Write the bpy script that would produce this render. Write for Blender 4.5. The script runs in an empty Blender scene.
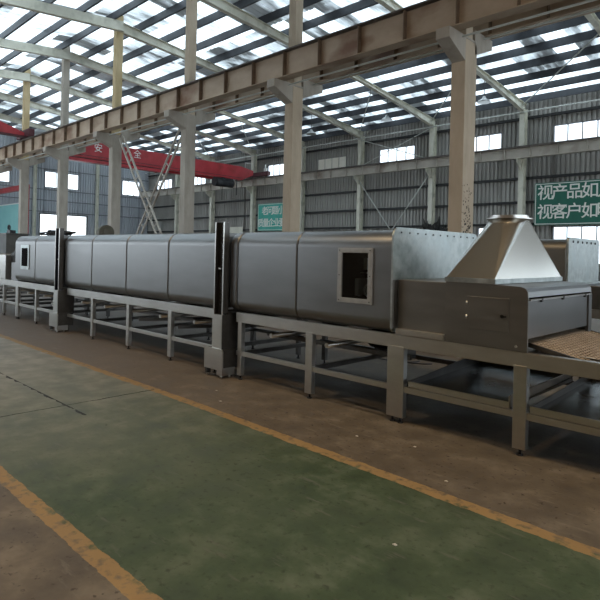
import bpy, math, random
from mathutils import Vector, Matrix
random.seed(7)
PI = math.pi
scene = bpy.context.scene
COL = scene.collection

# ------------------------------------------------------------------ materials
MATS = {}
def nodes_of(m):
    m.use_nodes = True
    nt = m.node_tree
    return nt, nt.nodes, nt.links, nt.nodes['Principled BSDF']

def mat(name, c1, c2=None, rough=.6, metal=0., scale=3., detail=6., stretch=(1, 1, 1), lo=.35, hi=.65,
        bump=0., bscale=30., rough2=None, spec=None, c3=None, s3=1.2, aniso=0.):
    m = bpy.data.materials.new(name)
    nt, N, L, b = nodes_of(m)
    b.inputs['Roughness'].default_value = rough
    b.inputs['Metallic'].default_value = metal
    if spec is not None: b.inputs['Specular IOR Level'].default_value = spec
    if aniso: b.inputs['Anisotropic'].default_value = aniso
    b.inputs['Base Color'].default_value = (*c1, 1)
    tc = N.new('ShaderNodeTexCoord'); mp = N.new('ShaderNodeMapping')
    mp.inputs['Scale'].default_value = stretch
    L.new(tc.outputs['Object'], mp.inputs['Vector'])
    if c2 is not None:
        n = N.new('ShaderNodeTexNoise'); n.inputs['Scale'].default_value = scale; n.inputs['Detail'].default_value = detail
        n.inputs['Roughness'].default_value = .6
        L.new(mp.outputs[0], n.inputs['Vector'])
        r = N.new('ShaderNodeValToRGB'); r.color_ramp.elements[0].position = lo; r.color_ramp.elements[1].position = hi
        r.color_ramp.elements[0].color = (*c1, 1); r.color_ramp.elements[1].color = (*c2, 1)
        L.new(n.outputs['Fac'], r.inputs[0])
        out = r.outputs[0]
        if c3 is not None:
            n3 = N.new('ShaderNodeTexNoise'); n3.inputs['Scale'].default_value = s3; n3.inputs['Detail'].default_value = 8
            L.new(mp.outputs[0], n3.inputs['Vector'])
            r3 = N.new('ShaderNodeValToRGB'); r3.color_ramp.elements[0].position = .52; r3.color_ramp.elements[1].position = .7
            L.new(n3.outputs['Fac'], r3.inputs[0])
            mx = N.new('ShaderNodeMix'); mx.data_type = 'RGBA'
            L.new(r3.outputs[0], mx.inputs['Factor']); L.new(out, mx.inputs['A']); mx.inputs['B'].default_value = (*c3, 1)
            out = mx.outputs['Result']
        L.new(out, b.inputs['Base Color'])
        if rough2 is not None:
            mr = N.new('ShaderNodeMapRange'); mr.inputs['To Min'].default_value = rough; mr.inputs['To Max'].default_value = rough2
            mr.inputs['From Min'].default_value = .3; mr.inputs['From Max'].default_value = .7
            L.new(n.outputs['Fac'], mr.inputs[0]); L.new(mr.outputs[0], b.inputs['Roughness'])
    if bump:
        nb = N.new('ShaderNodeTexNoise'); nb.inputs['Scale'].default_value = bscale; nb.inputs['Detail'].default_value = 5
        L.new(mp.outputs[0], nb.inputs['Vector'])
        bp = N.new('ShaderNodeBump'); bp.inputs['Strength'].default_value = bump; bp.inputs['Distance'].default_value = .02
        L.new(nb.outputs['Fac'], bp.inputs['Height']); L.new(bp.outputs[0], b.inputs['Normal'])
    MATS[name] = m
    return m

mat('steel', (.225, .226, .225), (.25, .252, .252), rough=.30, rough2=.40, metal=1, scale=1.6, stretch=(1, 1, 4), bump=.03, bscale=1.5)
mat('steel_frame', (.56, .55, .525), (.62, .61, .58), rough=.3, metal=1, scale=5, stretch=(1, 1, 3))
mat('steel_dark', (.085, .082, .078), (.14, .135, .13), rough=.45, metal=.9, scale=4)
mat('shaded_steel', (.21, .20, .182), (.235, .224, .205), rough=.38, rough2=.46, metal=1, scale=3, stretch=(1, 1, 4))  # same stainless as the tunnel, with shade put into its colour
mat('hopper_steel', (.70, .675, .625), (.74, .715, .66), rough=.24, metal=1, scale=1.2, detail=2)
mat('galvanized', (.34, .375, .37), (.54, .58, .575), rough=.3, rough2=.5, metal=.95, scale=9, detail=3, bump=.02, bscale=2.2, c3=(.42, .47, .47), s3=3)
mat('tray_steel', (.20, .21, .21), (.33, .34, .34), rough=.16, rough2=.3, metal=1, scale=3)
mat('black_steel', (.012, .012, .014), (.03, .03, .032), rough=.5, metal=.3)
mat('blue_black', (.012, .014, .03), (.03, .035, .06), rough=.4, metal=.3)
mat('cavity_black', (.006, .006, .007), rough=.95, spec=.1)
mat('pulley_grey', (.34, .40, .44), rough=.5)
mat('frame_grey', (.34, .335, .32), (.42, .41, .39), rough=.45, metal=.7, scale=12)
mat('rubber', (.015, .015, .015), rough=.7)
mat('belt_wire', (.42, .34, .26), (.60, .50, .40), rough=.55, metal=.35, scale=14)
mat('seam', (.03, .03, .03), rough=.6, metal=.5)
mat('concrete_column', (.46, .37, .27), (.56, .46, .345), rough=.8, scale=2.2, stretch=(1, 1, .35), c3=(.36, .29, .21), s3=1.6, bump=.15, bscale=9)
mat('column_grey', (.36, .32, .27), (.47, .42, .355), rough=.8, scale=2.2, stretch=(1, 1, .35), c3=(.26, .225, .18), s3=1.6, bump=.15, bscale=9)
mat('yellow_plaster', (.50, .38, .20), (.62, .49, .29), rough=.8, scale=2, stretch=(1, 1, .4))
mat('girder_paint', (.38, .285, .20), (.48, .37, .27), rough=.6, scale=1.6, stretch=(.5, 1, 1), c3=(.20, .10, .055), s3=1.0)
mat('stiff_brown', (.15, .10, .065), (.21, .145, .095), rough=.7)
mat('girder_dark', (.07, .058, .05), (.12, .10, .085), rough=.65)
mat('girder_pale', (.36, .32, .27), (.48, .44, .38), rough=.6, scale=.8, c3=(.22, .17, .13), s3=.7)
mat('cream_steel', (.60, .58, .48), (.68, .66, .56), rough=.5, scale=2, c3=(.42, .41, .33), s3=1.5)
mat('rod_paint', (.55, .56, .52), rough=.5)
mat('dark_purlin', (.022, .025, .032), (.04, .043, .05), rough=.55)
mat('girt_dark', (.012, .012, .012), rough=.6)
mat('red_paint', (.33, .02, .028), (.42, .034, .042), rough=.42, scale=1.2, c3=(.25, .02, .02), s3=1.0)
mat('truck_maroon', (.06, .012, .018), (.10, .02, .025), rough=.5)
mat('white_paint', (.75, .75, .72), rough=.6)
mat('sign_green', (.004, .095, .062), (.006, .12, .078), rough=.5, scale=1.5)
mat('sign_teal', (.04, .34, .27), (.06, .40, .32), rough=.5, scale=1.5)
mat('sign_letter', (.74, .74, .68), rough=.6)
mat('teal_cloth', (.22, .50, .50), (.28, .58, .57), rough=.7, scale=.6)
mat('window_frame', (.16, .16, .17), rough=.5)
mat('louvre', (.84, .80, .70), (.88, .84, .75), rough=.7)
mat('cabinet_grey', (.09, .09, .085), (.13, .13, .12), rough=.6)
mat('crate_brown', (.22, .17, .125), (.30, .24, .18), rough=.8)
mat('soot', (.010, .010, .010), (.03, .027, .022), rough=.9)
mat('wall_tan', (.22, .18, .14), (.27, .225, .18), rough=.8, scale=.5)
mat('lamp_shell', (.55, .56, .56), rough=.35, metal=.6)
mat('olive_steel', (.10, .095, .07), (.15, .14, .11), rough=.6, metal=.4)
mat('added_warm_roof', (.50, .39, .27), (.58, .46, .33), rough=.7, scale=.5)
mat('litter', (.5, .48, .44), rough=.8)
mat('hose', (.03, .03, .035), rough=.5)

def siding(name, c1, c2):
    m = mat(name, c1, c2, rough=.6, metal=.15, scale=.35, detail=5, stretch=(1, 1, .6), lo=.3, hi=.7)
    return m
siding('siding', (.26, .25, .23), (.40, .385, .355))
siding('siding_end', (.36, .38, .41), (.44, .46, .49))

# glass
g = bpy.data.materials.new('glass'); nt, N, L, b = nodes_of(g)
b.inputs['Base Color'].default_value = (.9, .95, .95, 1); b.inputs['Roughness'].default_value = .03
N.remove(b); o = N['Material Output']
tr = N.new('ShaderNodeBsdfTransparent'); tr.inputs[0].default_value = (.95, .97, .98, 1)
gl = N.new('ShaderNodeBsdfGlossy'); gl.inputs['Roughness'].default_value = .05
mx = N.new('ShaderNodeMixShader'); mx.inputs[0].default_value = .03
L.new(tr.outputs[0], mx.inputs[1]); L.new(gl.outputs[0], mx.inputs[2]); L.new(mx.outputs[0], o.inputs[0])
MATS['glass'] = g

# roof sheet: silver foil backed sheets, with translucent sheets among them
r_ = bpy.data.materials.new('roof_sheet'); nt, N, L, b = nodes_of(r_)
o = N['Material Output']
tc = N.new('ShaderNodeTexCoord'); sx = N.new('ShaderNodeSeparateXYZ'); L.new(tc.outputs['Object'], sx.inputs[0])
def mth(op, a, v=None, c=None):
    n = N.new('ShaderNodeMath'); n.operation = op
    for i, q in enumerate((a, v, c)):
        if q is None: continue
        if isinstance(q, (int, float)): n.inputs[i].default_value = q
        else: L.new(q, n.inputs[i])
    return n.outputs[0]
fx = mth('FLOOR', mth('DIVIDE', sx.outputs[0], 1.0)); fy = mth('FLOOR', mth('DIVIDE', sx.outputs[1], 3.0))
cb = N.new('ShaderNodeCombineXYZ'); L.new(fx, cb.inputs[0]); L.new(fy, cb.inputs[1])
wn = N.new('ShaderNodeTexWhiteNoise'); wn.noise_dimensions = '2D'; L.new(cb.outputs[0], wn.inputs['Vector'])
nz = N.new('ShaderNodeTexNoise'); nz.inputs['Scale'].default_value = .9; nz.inputs['Detail'].default_value = 5; nz.inputs['Roughness'].default_value = .6
mp = N.new('ShaderNodeMapping'); mp.inputs['Scale'].default_value = (1.0, .45, 1); L.new(tc.outputs['Object'], mp.inputs[0]); L.new(mp.outputs[0], nz.inputs['Vector'])
sm = mth('ADD', mth('MULTIPLY', wn.outputs['Value'], .55), mth('MULTIPLY', nz.outputs['Fac'], .9))
rp = N.new('ShaderNodeValToRGB'); rp.color_ramp.elements[0].position = .52; rp.color_ramp.elements[1].position = .86
rp.color_ramp.elements[0].color = (.03, .03, .03, 1); rp.color_ramp.elements[1].color = (1, 1, 1, 1)
L.new(sm, rp.inputs[0])
tl = N.new('ShaderNodeBsdfTranslucent'); tl.inputs[0].default_value = (.80, .87, .90, 1)
b.inputs['Base Color'].default_value = (.55, .58, .60, 1); b.inputs['Roughness'].default_value = .45; b.inputs['Metallic'].default_value = .5
mx = N.new('ShaderNodeMixShader'); L.new(rp.outputs[0], mx.inputs[0]); L.new(b.outputs[0], mx.inputs[1]); L.new(tl.outputs[0], mx.inputs[2])
L.new(mx.outputs[0], o.inputs[0])
MATS['roof_sheet'] = r_

# floor: worn green walkway between two yellow lines, bare brown concrete outside, slab joints and cracks
f_ = bpy.data.materials.new('floor_paint'); nt, N, L, b = nodes_of(f_)
tc = N.new('ShaderNodeTexCoord'); sx = N.new('ShaderNodeSeparateXYZ'); L.new(tc.outputs['Object'], sx.inputs[0])
def noise(scale, detail=6, stretch=None, rough=.6):
    n = N.new('ShaderNodeTexNoise'); n.inputs['Scale'].default_value = scale; n.inputs['Detail'].default_value = detail; n.inputs['Roughness'].default_value = rough
    if stretch:
        m_ = N.new('ShaderNodeMapping'); m_.inputs['Scale'].default_value = stretch; L.new(tc.outputs['Object'], m_.inputs[0]); L.new(m_.outputs[0], n.inputs['Vector'])
    else: L.new(tc.outputs['Object'], n.inputs['Vector'])
    return n.outputs['Fac']
def ramp(v, stops):
    r = N.new('ShaderNodeValToRGB'); e = r.color_ramp.elements
    while len(e) < len(stops): e.new(.5)
    for i, (p, c) in enumerate(stops):
        e[i].position = p; e[i].color = (*c, 1) if isinstance(c, tuple) else (c, c, c, 1)
    L.new(v, r.inputs[0]); return r.outputs[0]
def mixc(f, a, c):
    m_ = N.new('ShaderNodeMix'); m_.data_type = 'RGBA'
    if isinstance(f, (int, float)): m_.inputs['Factor'].default_value = f
    else: L.new(f, m_.inputs['Factor'])
    for k, q in (('A', a), ('B', c)):
        if isinstance(q, tuple): m_.inputs[k].default_value = (*q, 1)
        else: L.new(q, m_.inputs[k])
    return m_.outputs['Result']
wob = mth('MULTIPLY', mth('SUBTRACT', noise(7, 5), .5), .05)
Yw = mth('ADD', sx.outputs[1], wob)
nbig = noise(.7, 7); nmid = noise(3.5, 8); nfine = noise(22, 4)
green = ramp(nmid, [(.30, (.036, .054, .031)), (.5, (.062, .090, .052)), (.68, (.112, .138, .096))])
green = mixc(ramp(nbig, [(.42, 0.), (.66, .6)]), green, (.086, .104, .072))
green = mixc(ramp(nfine, [(.56, 0.), (.72, .6)]), green, (.030, .034, .024))
green = mixc(ramp(noise(9, 5, (.35, 1.6, 1)), [(.60, 0.), (.70, .55)]), green, (.125, .125, .105))
# daylight glare at the left end, painted in as paler worn grey
glare_x = N.new('ShaderNodeMapRange'); glare_x.inputs['From Min'].default_value = -3.2; glare_x.inputs['From Max'].default_value = -8.5; glare_x.clamp = True
L.new(sx.outputs[0], glare_x.inputs[0])
green = mixc(mth('MULTIPLY', glare_x.outputs[0], .9), green, mixc(ramp(nmid, [(.35, 0.), (.65, 1.)]), (.20, .21, .19), (.36, .355, .33)))
brown = ramp(nmid, [(.3, (.085, .070, .054)), (.52, (.142, .120, .094)), (.70, (.215, .185, .150))])
brown = mixc(ramp(nbig, [(.4, 0.), (.7, .6)]), brown, (.100, .085, .068))
brown = mixc(ramp(nfine, [(.60, 0.), (.68, .7)]), brown, (.045, .036, .03))
brown = mixc(ramp(noise(9, 5, (.35, 1.6, 1)), [(.60, 0.), (.72, .5)]), brown, (.21, .18, .15))
tilt0 = mth('MULTIPLY', mth('MAXIMUM', mth('ADD', sx.outputs[0], 5.0), 0.), .024)
ingreen = mth('MULTIPLY', mth('GREATER_THAN', Yw, 1.37), mth('LESS_THAN', mth('ADD', Yw, tilt0), 3.43))
brown = mixc(mth('MULTIPLY', glare_x.outputs[0], .45), brown, (.22, .195, .18))  # same left-end glare put into the brown
base = mixc(ingreen, brown, green)
tilt = mth('MULTIPLY', mth('MAXIMUM', mth('ADD', sx.outputs[0], 5.0), 0.), .024)
Yt = mth('ADD', Yw, tilt)
ln1 = mth('LESS_THAN', mth('ABSOLUTE', mth('SUBTRACT', Yt, 3.435)), .056)
ln2 = mth('LESS_THAN', mth('ABSOLUTE', mth('SUBTRACT', Yw, 1.355)), .052)
line = mth('MULTIPLY', mth('MAXIMUM', ln1, ln2), ramp(noise(11, 6), [(.36, .15), (.5, .95)]))
base = mixc(line, base, mixc(nmid, (.24, .155, .070), (.38, .255, .12)))
# joints
jw = mth('MULTIPLY', mth('SUBTRACT', noise(6, 5), .5), .05)
jx = mth('ADD', sx.outputs[0], jw)
j1 = mth('LESS_THAN', mth('PINGPONG', mth('ADD', jx, 5.65 + 600), 3.0), mth('MULTIPLY', noise(4, 4), .017))
jy = mth('ADD', sx.outputs[1], mth('MULTIPLY', mth('SUBTRACT', noise(5, 4), .5), .07))
j2 = mth('MULTIPLY', mth('LESS_THAN', mth('ABSOLUTE', mth('SUBTRACT', jy, 2.42)), mth('MULTIPLY', mth('SUBTRACT', noise(5, 5), .36), .075)), mth('LESS_THAN', sx.outputs[0], mth('ADD', mth('MULTIPLY', nbig, 4), -6.9)))
jn = mth('MAXIMUM', mth('MULTIPLY', j1, ingreen), j2)
base = mixc(mth('MULTIPLY', jn, .97), base, (.006, .006, .005))
L.new(base, b.inputs['Base Color'])
L.new(ramp(nmid, [(.3, .5), (.7, .75)]), b.inputs['Roughness'])
b.inputs['Specular IOR Level'].default_value = .14
bp = N.new('ShaderNodeBump'); bp.inputs['Strength'].default_value = .12; bp.inputs['Distance'].default_value = .01
L.new(noise(16, 6), bp.inputs['Height']); L.new(bp.outputs[0], b.inputs['Normal'])
MATS['floor_paint'] = f_
M = MATS

# ------------------------------------------------------------------ mesh helpers
class MB:
    def __init__(s): s.v = []; s.f = []; s.sm = []
    def add(s, vs, fs, smooth=False):
        o = len(s.v); s.v += [tuple(p) for p in vs]
        for f in fs: s.f.append(tuple(i + o for i in f)); s.sm.append(smooth)
        return s
    def box(s, x0, x1, y0, y1, z0, z1):
        x0, x1 = sorted((x0, x1)); y0, y1 = sorted((y0, y1)); z0, z1 = sorted((z0, z1))
        return s.add([(x0, y0, z0), (x1, y0, z0), (x1, y1, z0), (x0, y1, z0), (x0, y0, z1), (x1, y0, z1), (x1, y1, z1), (x0, y1, z1)],
                     [(0, 3, 2, 1), (4, 5, 6, 7), (0, 1, 5, 4), (1, 2, 6, 5), (2, 3, 7, 6), (3, 0, 4, 7)])
    def bar(s, a, b, w, h, up=(0, 0, 1)):
        a = Vector(a); b = Vector(b); d = (b - a).normalized(); u = Vector(up)
        sd = d.cross(u)
        if sd.length < 1e-4: sd = d.cross(Vector((1, 0, 0)))
        sd.normalize(); u = sd.cross(d).normalized()
        vs = []
        for p in (a, b):
            for i, j in ((-1, -1), (1, -1), (1, 1), (-1, 1)): vs.append(p + sd * (i * w / 2) + u * (j * h / 2))
        return s.add(vs, [(0, 3, 2, 1), (4, 5, 6, 7), (0, 1, 5, 4), (1, 2, 6, 5), (2, 3, 7, 6), (3, 0, 4, 7)][:6])
    def tube(s, pts, r, n=10, caps=True):
        pts = [Vector(p) for p in pts]; rings = []
        rs = r if isinstance(r, (list, tuple)) else [r] * len(pts)
        prev = None; o = len(s.v); vs = []
        for i, p in enumerate(pts):
            d = (pts[min(i + 1, len(pts) - 1)] - pts[max(i - 1, 0)]).normalized()
            ref = prev if prev else (Vector((0, 0, 1)) if abs(d.z) < .9 else Vector((1, 0, 0)))
            u = (ref - d * ref.dot(d)).normalized(); prev = u; w = d.cross(u)
            for k in range(n):
                t = 2 * PI * k / n; vs.append(p + (u * math.cos(t) + w * math.sin(t)) * rs[i])
        fs = []
        for i in range(len(pts) - 1):
            for k in range(n):
                fs.append((i * n + k, i * n + (k + 1) % n, (i + 1) * n + (k + 1) % n, (i + 1) * n + k))
        s.add(vs, fs, True)
        if caps:
            s.f.append(tuple(o + k for k in range(n))[::-1]); s.sm.append(False)
            s.f.append(tuple(o + (len(pts) - 1) * n + k for k in range(n))); s.sm.append(False)
        return s
    def prism(s, poly, axis, a, b, smooth=False):
        # poly: list of 2D points in the plane across the axis ('x': (y,z), 'y': (x,z), 'z': (x,y))
        def p3(p, t): return (t, p[0], p[1]) if axis == 'x' else ((p[0], t, p[1]) if axis == 'y' else (p[0], p[1], t))
        n = len(poly); vs = [p3(p, a) for p in poly] + [p3(p, b) for p in poly]
        o = len(s.v)
        s.add(vs, [(i, (i + 1) % n, n + (i + 1) % n, n + i) for i in range(n)], smooth)
        s.f.append(tuple(o + i for i in range(n))[::-1]); s.sm.append(False)
        s.f.append(tuple(o + n + i for i in range(n))); s.sm.append(False)
        return s
    def build(s, name, m, parent=None, bevel=0):
        me = bpy.data.meshes.new(name); me.from_pydata(s.v, [], s.f)
        me.polygons.foreach_set('use_smooth', s.sm); me.update()
        import bmesh
        bm = bmesh.new(); bm.from_mesh(me); bmesh.ops.recalc_face_normals(bm, faces=bm.faces); bm.to_mesh(me); bm.free()
        me.materials.append(M[m] if isinstance(m, str) else m)
        ob = bpy.data.objects.new(name, me); COL.objects.link(ob)
        if parent:
            root = parent.parent or parent
            if root.type == 'EMPTY': me.transform(Matrix.Translation(-Vector(root.location)))
            ob.parent = parent
        if bevel:
            b_ = ob.modifiers.new('bevel', 'BEVEL'); b_.width = bevel; b_.segments = 2; b_.limit_method = 'ANGLE'
        return ob
def B(*a): return MB().box(*a)
def tag(o, label, cat, group=None, kind=None):
    o['label'] = label; o['category'] = cat
    if group: o['group'] = group
    if kind: o['kind'] = kind
    return o
def struct(o): o['kind'] = 'structure'; return o
def empty(name, loc, label, cat, group=None):
    o = bpy.data.objects.new(name, None); COL.objects.link(o); o.location = loc
    o.empty_display_size = .2
    return tag(o, label, cat, group)
def copy_thing(src, loc, label, group=None):
    c = src.copy(); COL.objects.link(c); c.location = loc; c['label'] = label
    if group: c['group'] = group
    for ch in src.children:
        d = ch.copy(); COL.objects.link(d); d.parent = c
        for gch in ch.children:
            e = gch.copy(); COL.objects.link(e); e.parent = d
    return c
ORD = ['first', 'second', 'third', 'fourth', 'fifth', 'sixth', 'seventh', 'eighth', 'ninth', 'tenth', 'eleventh', 'twelfth', 'thirteenth',
       'fourteenth', 'fifteenth', 'sixteenth', 'seventeenth', 'eighteenth', 'nineteenth', 'twentieth']

ADDED_LAMP_W = 115
XE = -55.6; XR = 12.0; YW = 32.6; YN = -6.8
# ------------------------------------------------------------------ setting
fl = MB().add([(XE - .3, YN - .3, 0), (XR + .3, YN - .3, 0), (XR + .3, YW + .4, 0), (XE - .3, YW + .4, 0)], [(0, 1, 2, 3)])
fl.box(XE - .3, XR + .3, YN - .3, YW + .4, -.3, -.002)
struct(fl.build('floor', 'floor_paint'))

def corrugated(along, u0, u1, z0, z1, holes, const, period=.26, depth=.09, sign=-1):
    """vertical ribbed sheet. along 'x': plane Y=const; 'y': plane X=const. holes: (u0,u1,z0,z1)"""
    mb = MB()
    prof = [(0, 0), (.22, 0), (.36, 1), (.82, 1), (.96, 0)]
    us = []
    k = math.floor(u0 / period)
    while k * period < u1:
        for a, d in prof: 
            u = (k + a) * period
            if u0 < u < u1: us.append((u, d * depth))
        k += 1
    for h in holes: us += [(h[0], 0), (h[1], 0)]
    us += [(u0, 0), (u1, 0)]
    us.sort()
    def P(u, d, z): return (u, const + sign * d, z) if along == 'x' else (const + sign * d, u, z)
    for (ua, da), (ub, db) in zip(us, us[1:]):
        if ub - ua < 1e-5: continue
        mid = (ua + ub) / 2
        segs = [(z0, z1)]
        for h in holes:
            if h[0] < mid < h[1]:
                ns = []
                for a, b_ in segs:
                    if h[3] <= a or h[2] >= b_: ns.append((a, b_)); continue
                    if h[2] > a: ns.append((a, h[2]))
                    if h[3] < b_: ns.append((h[3], b_))
                segs = ns
        for a, b_ in segs:
            mb.add([P(ua, da, a), P(ub, db, a), P(ub, db, b_), P(ua, da, b_)], [(0, 1, 2, 3)])
    return mb

# openings of the far wall (high strip windows, a louvred one, low windows), measured in metres
HW = [(-11.86, -8.02), (-18.2, -14.88), (-24.0, -21.0), (-35.9, -32.9), (-41.9, -38.9), (-47.9, -44.9), (-53.9, -50.9), (-5.6, -2.0), (1.0, 4.0)]
Z0, Z1 = 8.12, 9.24
LW = [(-11.78, -7.2), (-16.3, -13.3), (-5.6, -.6), (1.0, 6.0), (7.0, 11.0)]  # last three are unseen, added for reflections in the flared duct
holes = [(a, b_, Z0, Z1) for a, b_ in HW] + [(a, b_, 1.4, 3.5) for a, b_ in LW]
struct(corrugated('x', XE, XR, 0, 11.2, holes, YW).build('wall_far', 'siding'))
struct(B(XE, XR, YW - .12, YW - .036, 0, 1.0).build('baseboard_far', 'cabinet_grey'))

wn_i = [0]
def window(along, u0, u1, z0, z1, const, panes, depth=.1, bar=.05, rows=1):
    wn_i[0] += 1
    mb = MB()
    def bx(a, b_, za, zb, d0, d1):
        if along == 'x': mb.box(a, b_, const + d0, const + d1, za, zb)
        else: mb.box(const + d0, const + d1, a, b_, za, zb)
    t = bar
    bx(u0, u1, z0, z0 + t, -depth, .02); bx(u0, u1, z1 - t, z1, -depth, .02)
    bx(u0, u0 + t, z0 + t, z1 - t, -depth, .02); bx(u1 - t, u1, z0 + t, z1 - t, -depth, .02)
    for i in range(1, panes):
        c = u0 + (u1 - u0) * i / panes; bx(c - t * .5, c + t * .5, z0 + t, z1 - t, -depth * .8, 0)
    for i in range(1, rows):
        c = z0 + (z1 - z0) * i / rows; bx(u0 + t, u1 - t, c - t * .5, c + t * .5, -depth * .7, -.01)
    w = struct(mb.build('window_%d' % wn_i[0], 'window_frame'))
    pb = MB()
    if along == 'x': pb.box(u0 + t, u1 - t, const - .03, const - .024, z0 + t, z1 - t)
    else: pb.box(const - .03, const - .024, u0 + t, u1 - t, z0 + t, z1 - t)
    pb.build('window_pane', 'glass', w)
    return w
for a, b_ in HW: window('x', a, b_, Z0, Z1, YW, max(3, round((b_ - a) / .77)))
for a, b_ in LW: window('x', a, b_, 1.4, 3.5, YW, round((b_ - a) / .77), rows=2)

# end wall on the left (x = XE)
eh = [(21.2, 24.55, 7.52, 9.08), (14.8, 18.05, 7.62, 8.8), (29.3, 31.4, 7.5, 9.08), (20.86, 25.45, 0, 4.88), (-4.5, 7.5, 0, 6.5)]  # last one is an unseen doorway added to brighten the left reflections
struct(corrugated('y', YN, YW, 0, 13.3, eh, XE, sign=1).build('wall_left', 'siding_end'))
for h in eh[:3]: window('y', h[0], h[1], h[2], h[3], XE + .08, 3)
fr = MB()
for (a, b_, t) in ((20.86, 25.45, 4.88), (-4.5, 7.5, 6.5)):
    fr = MB().box(XE - .05, XE + .12, a - .12, a, 0, t + .12).box(XE - .05, XE + .12, b_, b_ + .12, 0, t + .12).box(XE - .05, XE + .12, a, b_, t, t + .12)
    struct(fr.build('door_%d' % (1 if a > 0 else 2), 'cabinet_grey'))
# unseen near and right end walls, openings shaped for reflections in the steel
nh = [(a, a + 5.3, .9, 8.2) for a in (-53, -47, -41, -35, -29)] + [(-22.5, -19, 2.2, 6.0), (-17.2, -14.2, 1.8, 5.0)]
struct(corrugated('x', XE, XR, 0, 11.2, nh, YN, period=.4, depth=.04, sign=1).build('wall_near', 'wall_tan'))
rh = [(-4.5, 7.0, .9, 6.2), (9.0, 30.0, 1.2, 6.2), (9.0, 30.0, 8.0, 9.4)]
struct(corrugated('y', YN, YW, 0, 13.3, rh, XR, period=.4, depth=.04, sign=-1).build('wall_right', 'siding_end'))

# roof : ridge over the middle column row
RY = 13.2
def zroof(y):
    return 13.06 - .106 * abs(y - RY) if y > RY else 13.06 - .09 * abs(y - RY)
mb = MB(); per = .333; x = XE
prof = [(0, 0), (.6, 0), (.7, .035), (.9, .035), (1.0, 0)]
xs = []
while x < XR:
    for a, d in prof[:-1]: xs.append((x + a * per, d))
    x += per
xs.append((XR, 0))
ys = [YN - .1, RY, YW + .1]
vs = []
for (xx, d) in xs:
    for yy in ys: vs.append((xx, yy, zroof(yy) + d))
fs = []
for i in range(len(xs) - 1):
    for j in range(2): fs.append((i * 3 + j, (i + 1) * 3 + j, (i + 1) * 3 + j + 1, i * 3 + j + 1))
warm_part = [f for f in fs if vs[f[0]][1] < RY - 1 and vs[f[0]][0] > -14]
struct(MB().add(vs, [f for f in fs if f not in warm_part]).build('ceiling', 'roof_sheet'))
struct(MB().add(vs, warm_part).build('ceiling', 'added_warm_roof'))  # unseen brown roof part, added for warm reflections and a dimmer right side

# purlins
farp = [YW - .45 - 1.5 * i for i in range(13)]
farp = [y for y in farp if y > RY + .3]
for i, y in enumerate(farp):
    z = zroof(y)
    p = MB().box(XE + .05, XR - .05, y - .035, y + .035, z - .36, z - .004).box(XE + .05, XR - .05, y - .035, y + .06, z - .375, z - .36).build('roof_purlin', 'dark_purlin')
    tag(p, 'long dark steel roof purlin over the far bay, %s up from the far wall' % ORD[i], 'purlin', 'roof purlins of the far bay')
nearp = [RY - .5 - 1.5 * i for i in range(13)]
for i, y in enumerate(nearp):
    z = zroof(y)
    p = MB().box(XE + .05, XR - .05, y - .035, y + .035, z - .36, z - .004).box(XE + .05, XR - .05, y - .06, y + .035, z - .375, z - .36).build('roof_purlin', 'dark_purlin')
    tag(p, 'long dark steel roof purlin over the near bay, %s down from the ridge' % ORD[i], 'purlin', 'roof purlins of the near bay')

# girts of the far wall
gz = [(4.93, 'dark wall girt at the height of the green signs on the far wall'), (6.33, 'dark wall girt just below the crane rail on the far wall'),
      (7.95, 'dark wall girt under the high strip windows of the far wall'), (9.85, 'dark wall girt above the high strip windows of the far wall'),
      (3.65, 'dark wall girt just above the low windows of the far wall')]
for z, lb in gz:
    tag(B(XE + .1, XR - .05, YW - .22, YW - .095, z - .075, z + .075).build('wall_girt', 'girt_dark'), lb, 'girt', 'girts of the far wall')
for i, z in enumerate((5.15, 6.25, 7.3, 9.3)):
    tag(B(XE + .05, XE + .12, RY - 3, YW - .2, z - .04, z + .04).build('wall_girt', 'window_frame'),
        'grey wall girt on the ribbed end wall, %s from the bottom' % ORD[i], 'girt', 'girts of the end wall')

# far steel columns, rafters
FX = [-7.4 + 6.0 * 1, -7.4] + [-13.45 - 5.97 * i for i in range(8)]
FX = sorted([x for x in FX if x > XE + .6], reverse=True)
def hprof(mb, x, y, wx, wy, z0, z1, t=.02):
    mb.box(x - wx / 2, x + wx / 2, y - wy / 2, y - wy / 2 + t, z0, z1)
    mb.box(x - wx / 2, x + wx / 2, y + wy / 2 - t, y + wy / 2, z0, z1)
    mb.box(x - t / 2, x + t / 2, y - wy / 2 + t, y + wy / 2 - t, z0, z1)
    return mb
Yc = YW - .42
proto = None
for i, x in enumerate(FX):
    lb = 'cream painted steel wall column against the far wall, %s from the right end' % ORD[i]
    if proto is None:
        e = empty('steel_column', (x, Yc, 0), lb, 'column', 'steel columns of the far wall')
        hprof(MB(), x, Yc, .30, .42, .012, 10.35).build('shaft', 'cream_steel', e)
        B(x - .22, x + .22, Yc - .28, Yc + .22, 0, .025).build('base_plate', 'cream_steel', e)
        b1 = MB().prism([(Yc - .21, 6.75), (Yc - .21, 7.36), (Yc - .80, 7.36), (Yc - .80, 7.15)], 'x', x - .02, x + .02)
        b1.box(x - .14, x + .14, Yc - .82, Yc - .21, 7.36, 7.39)
        b1.build('bracket', 'cream_steel', e)
        proto = e
    else: copy_thing(proto, (x, Yc, 0), lb)
proto = None
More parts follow.
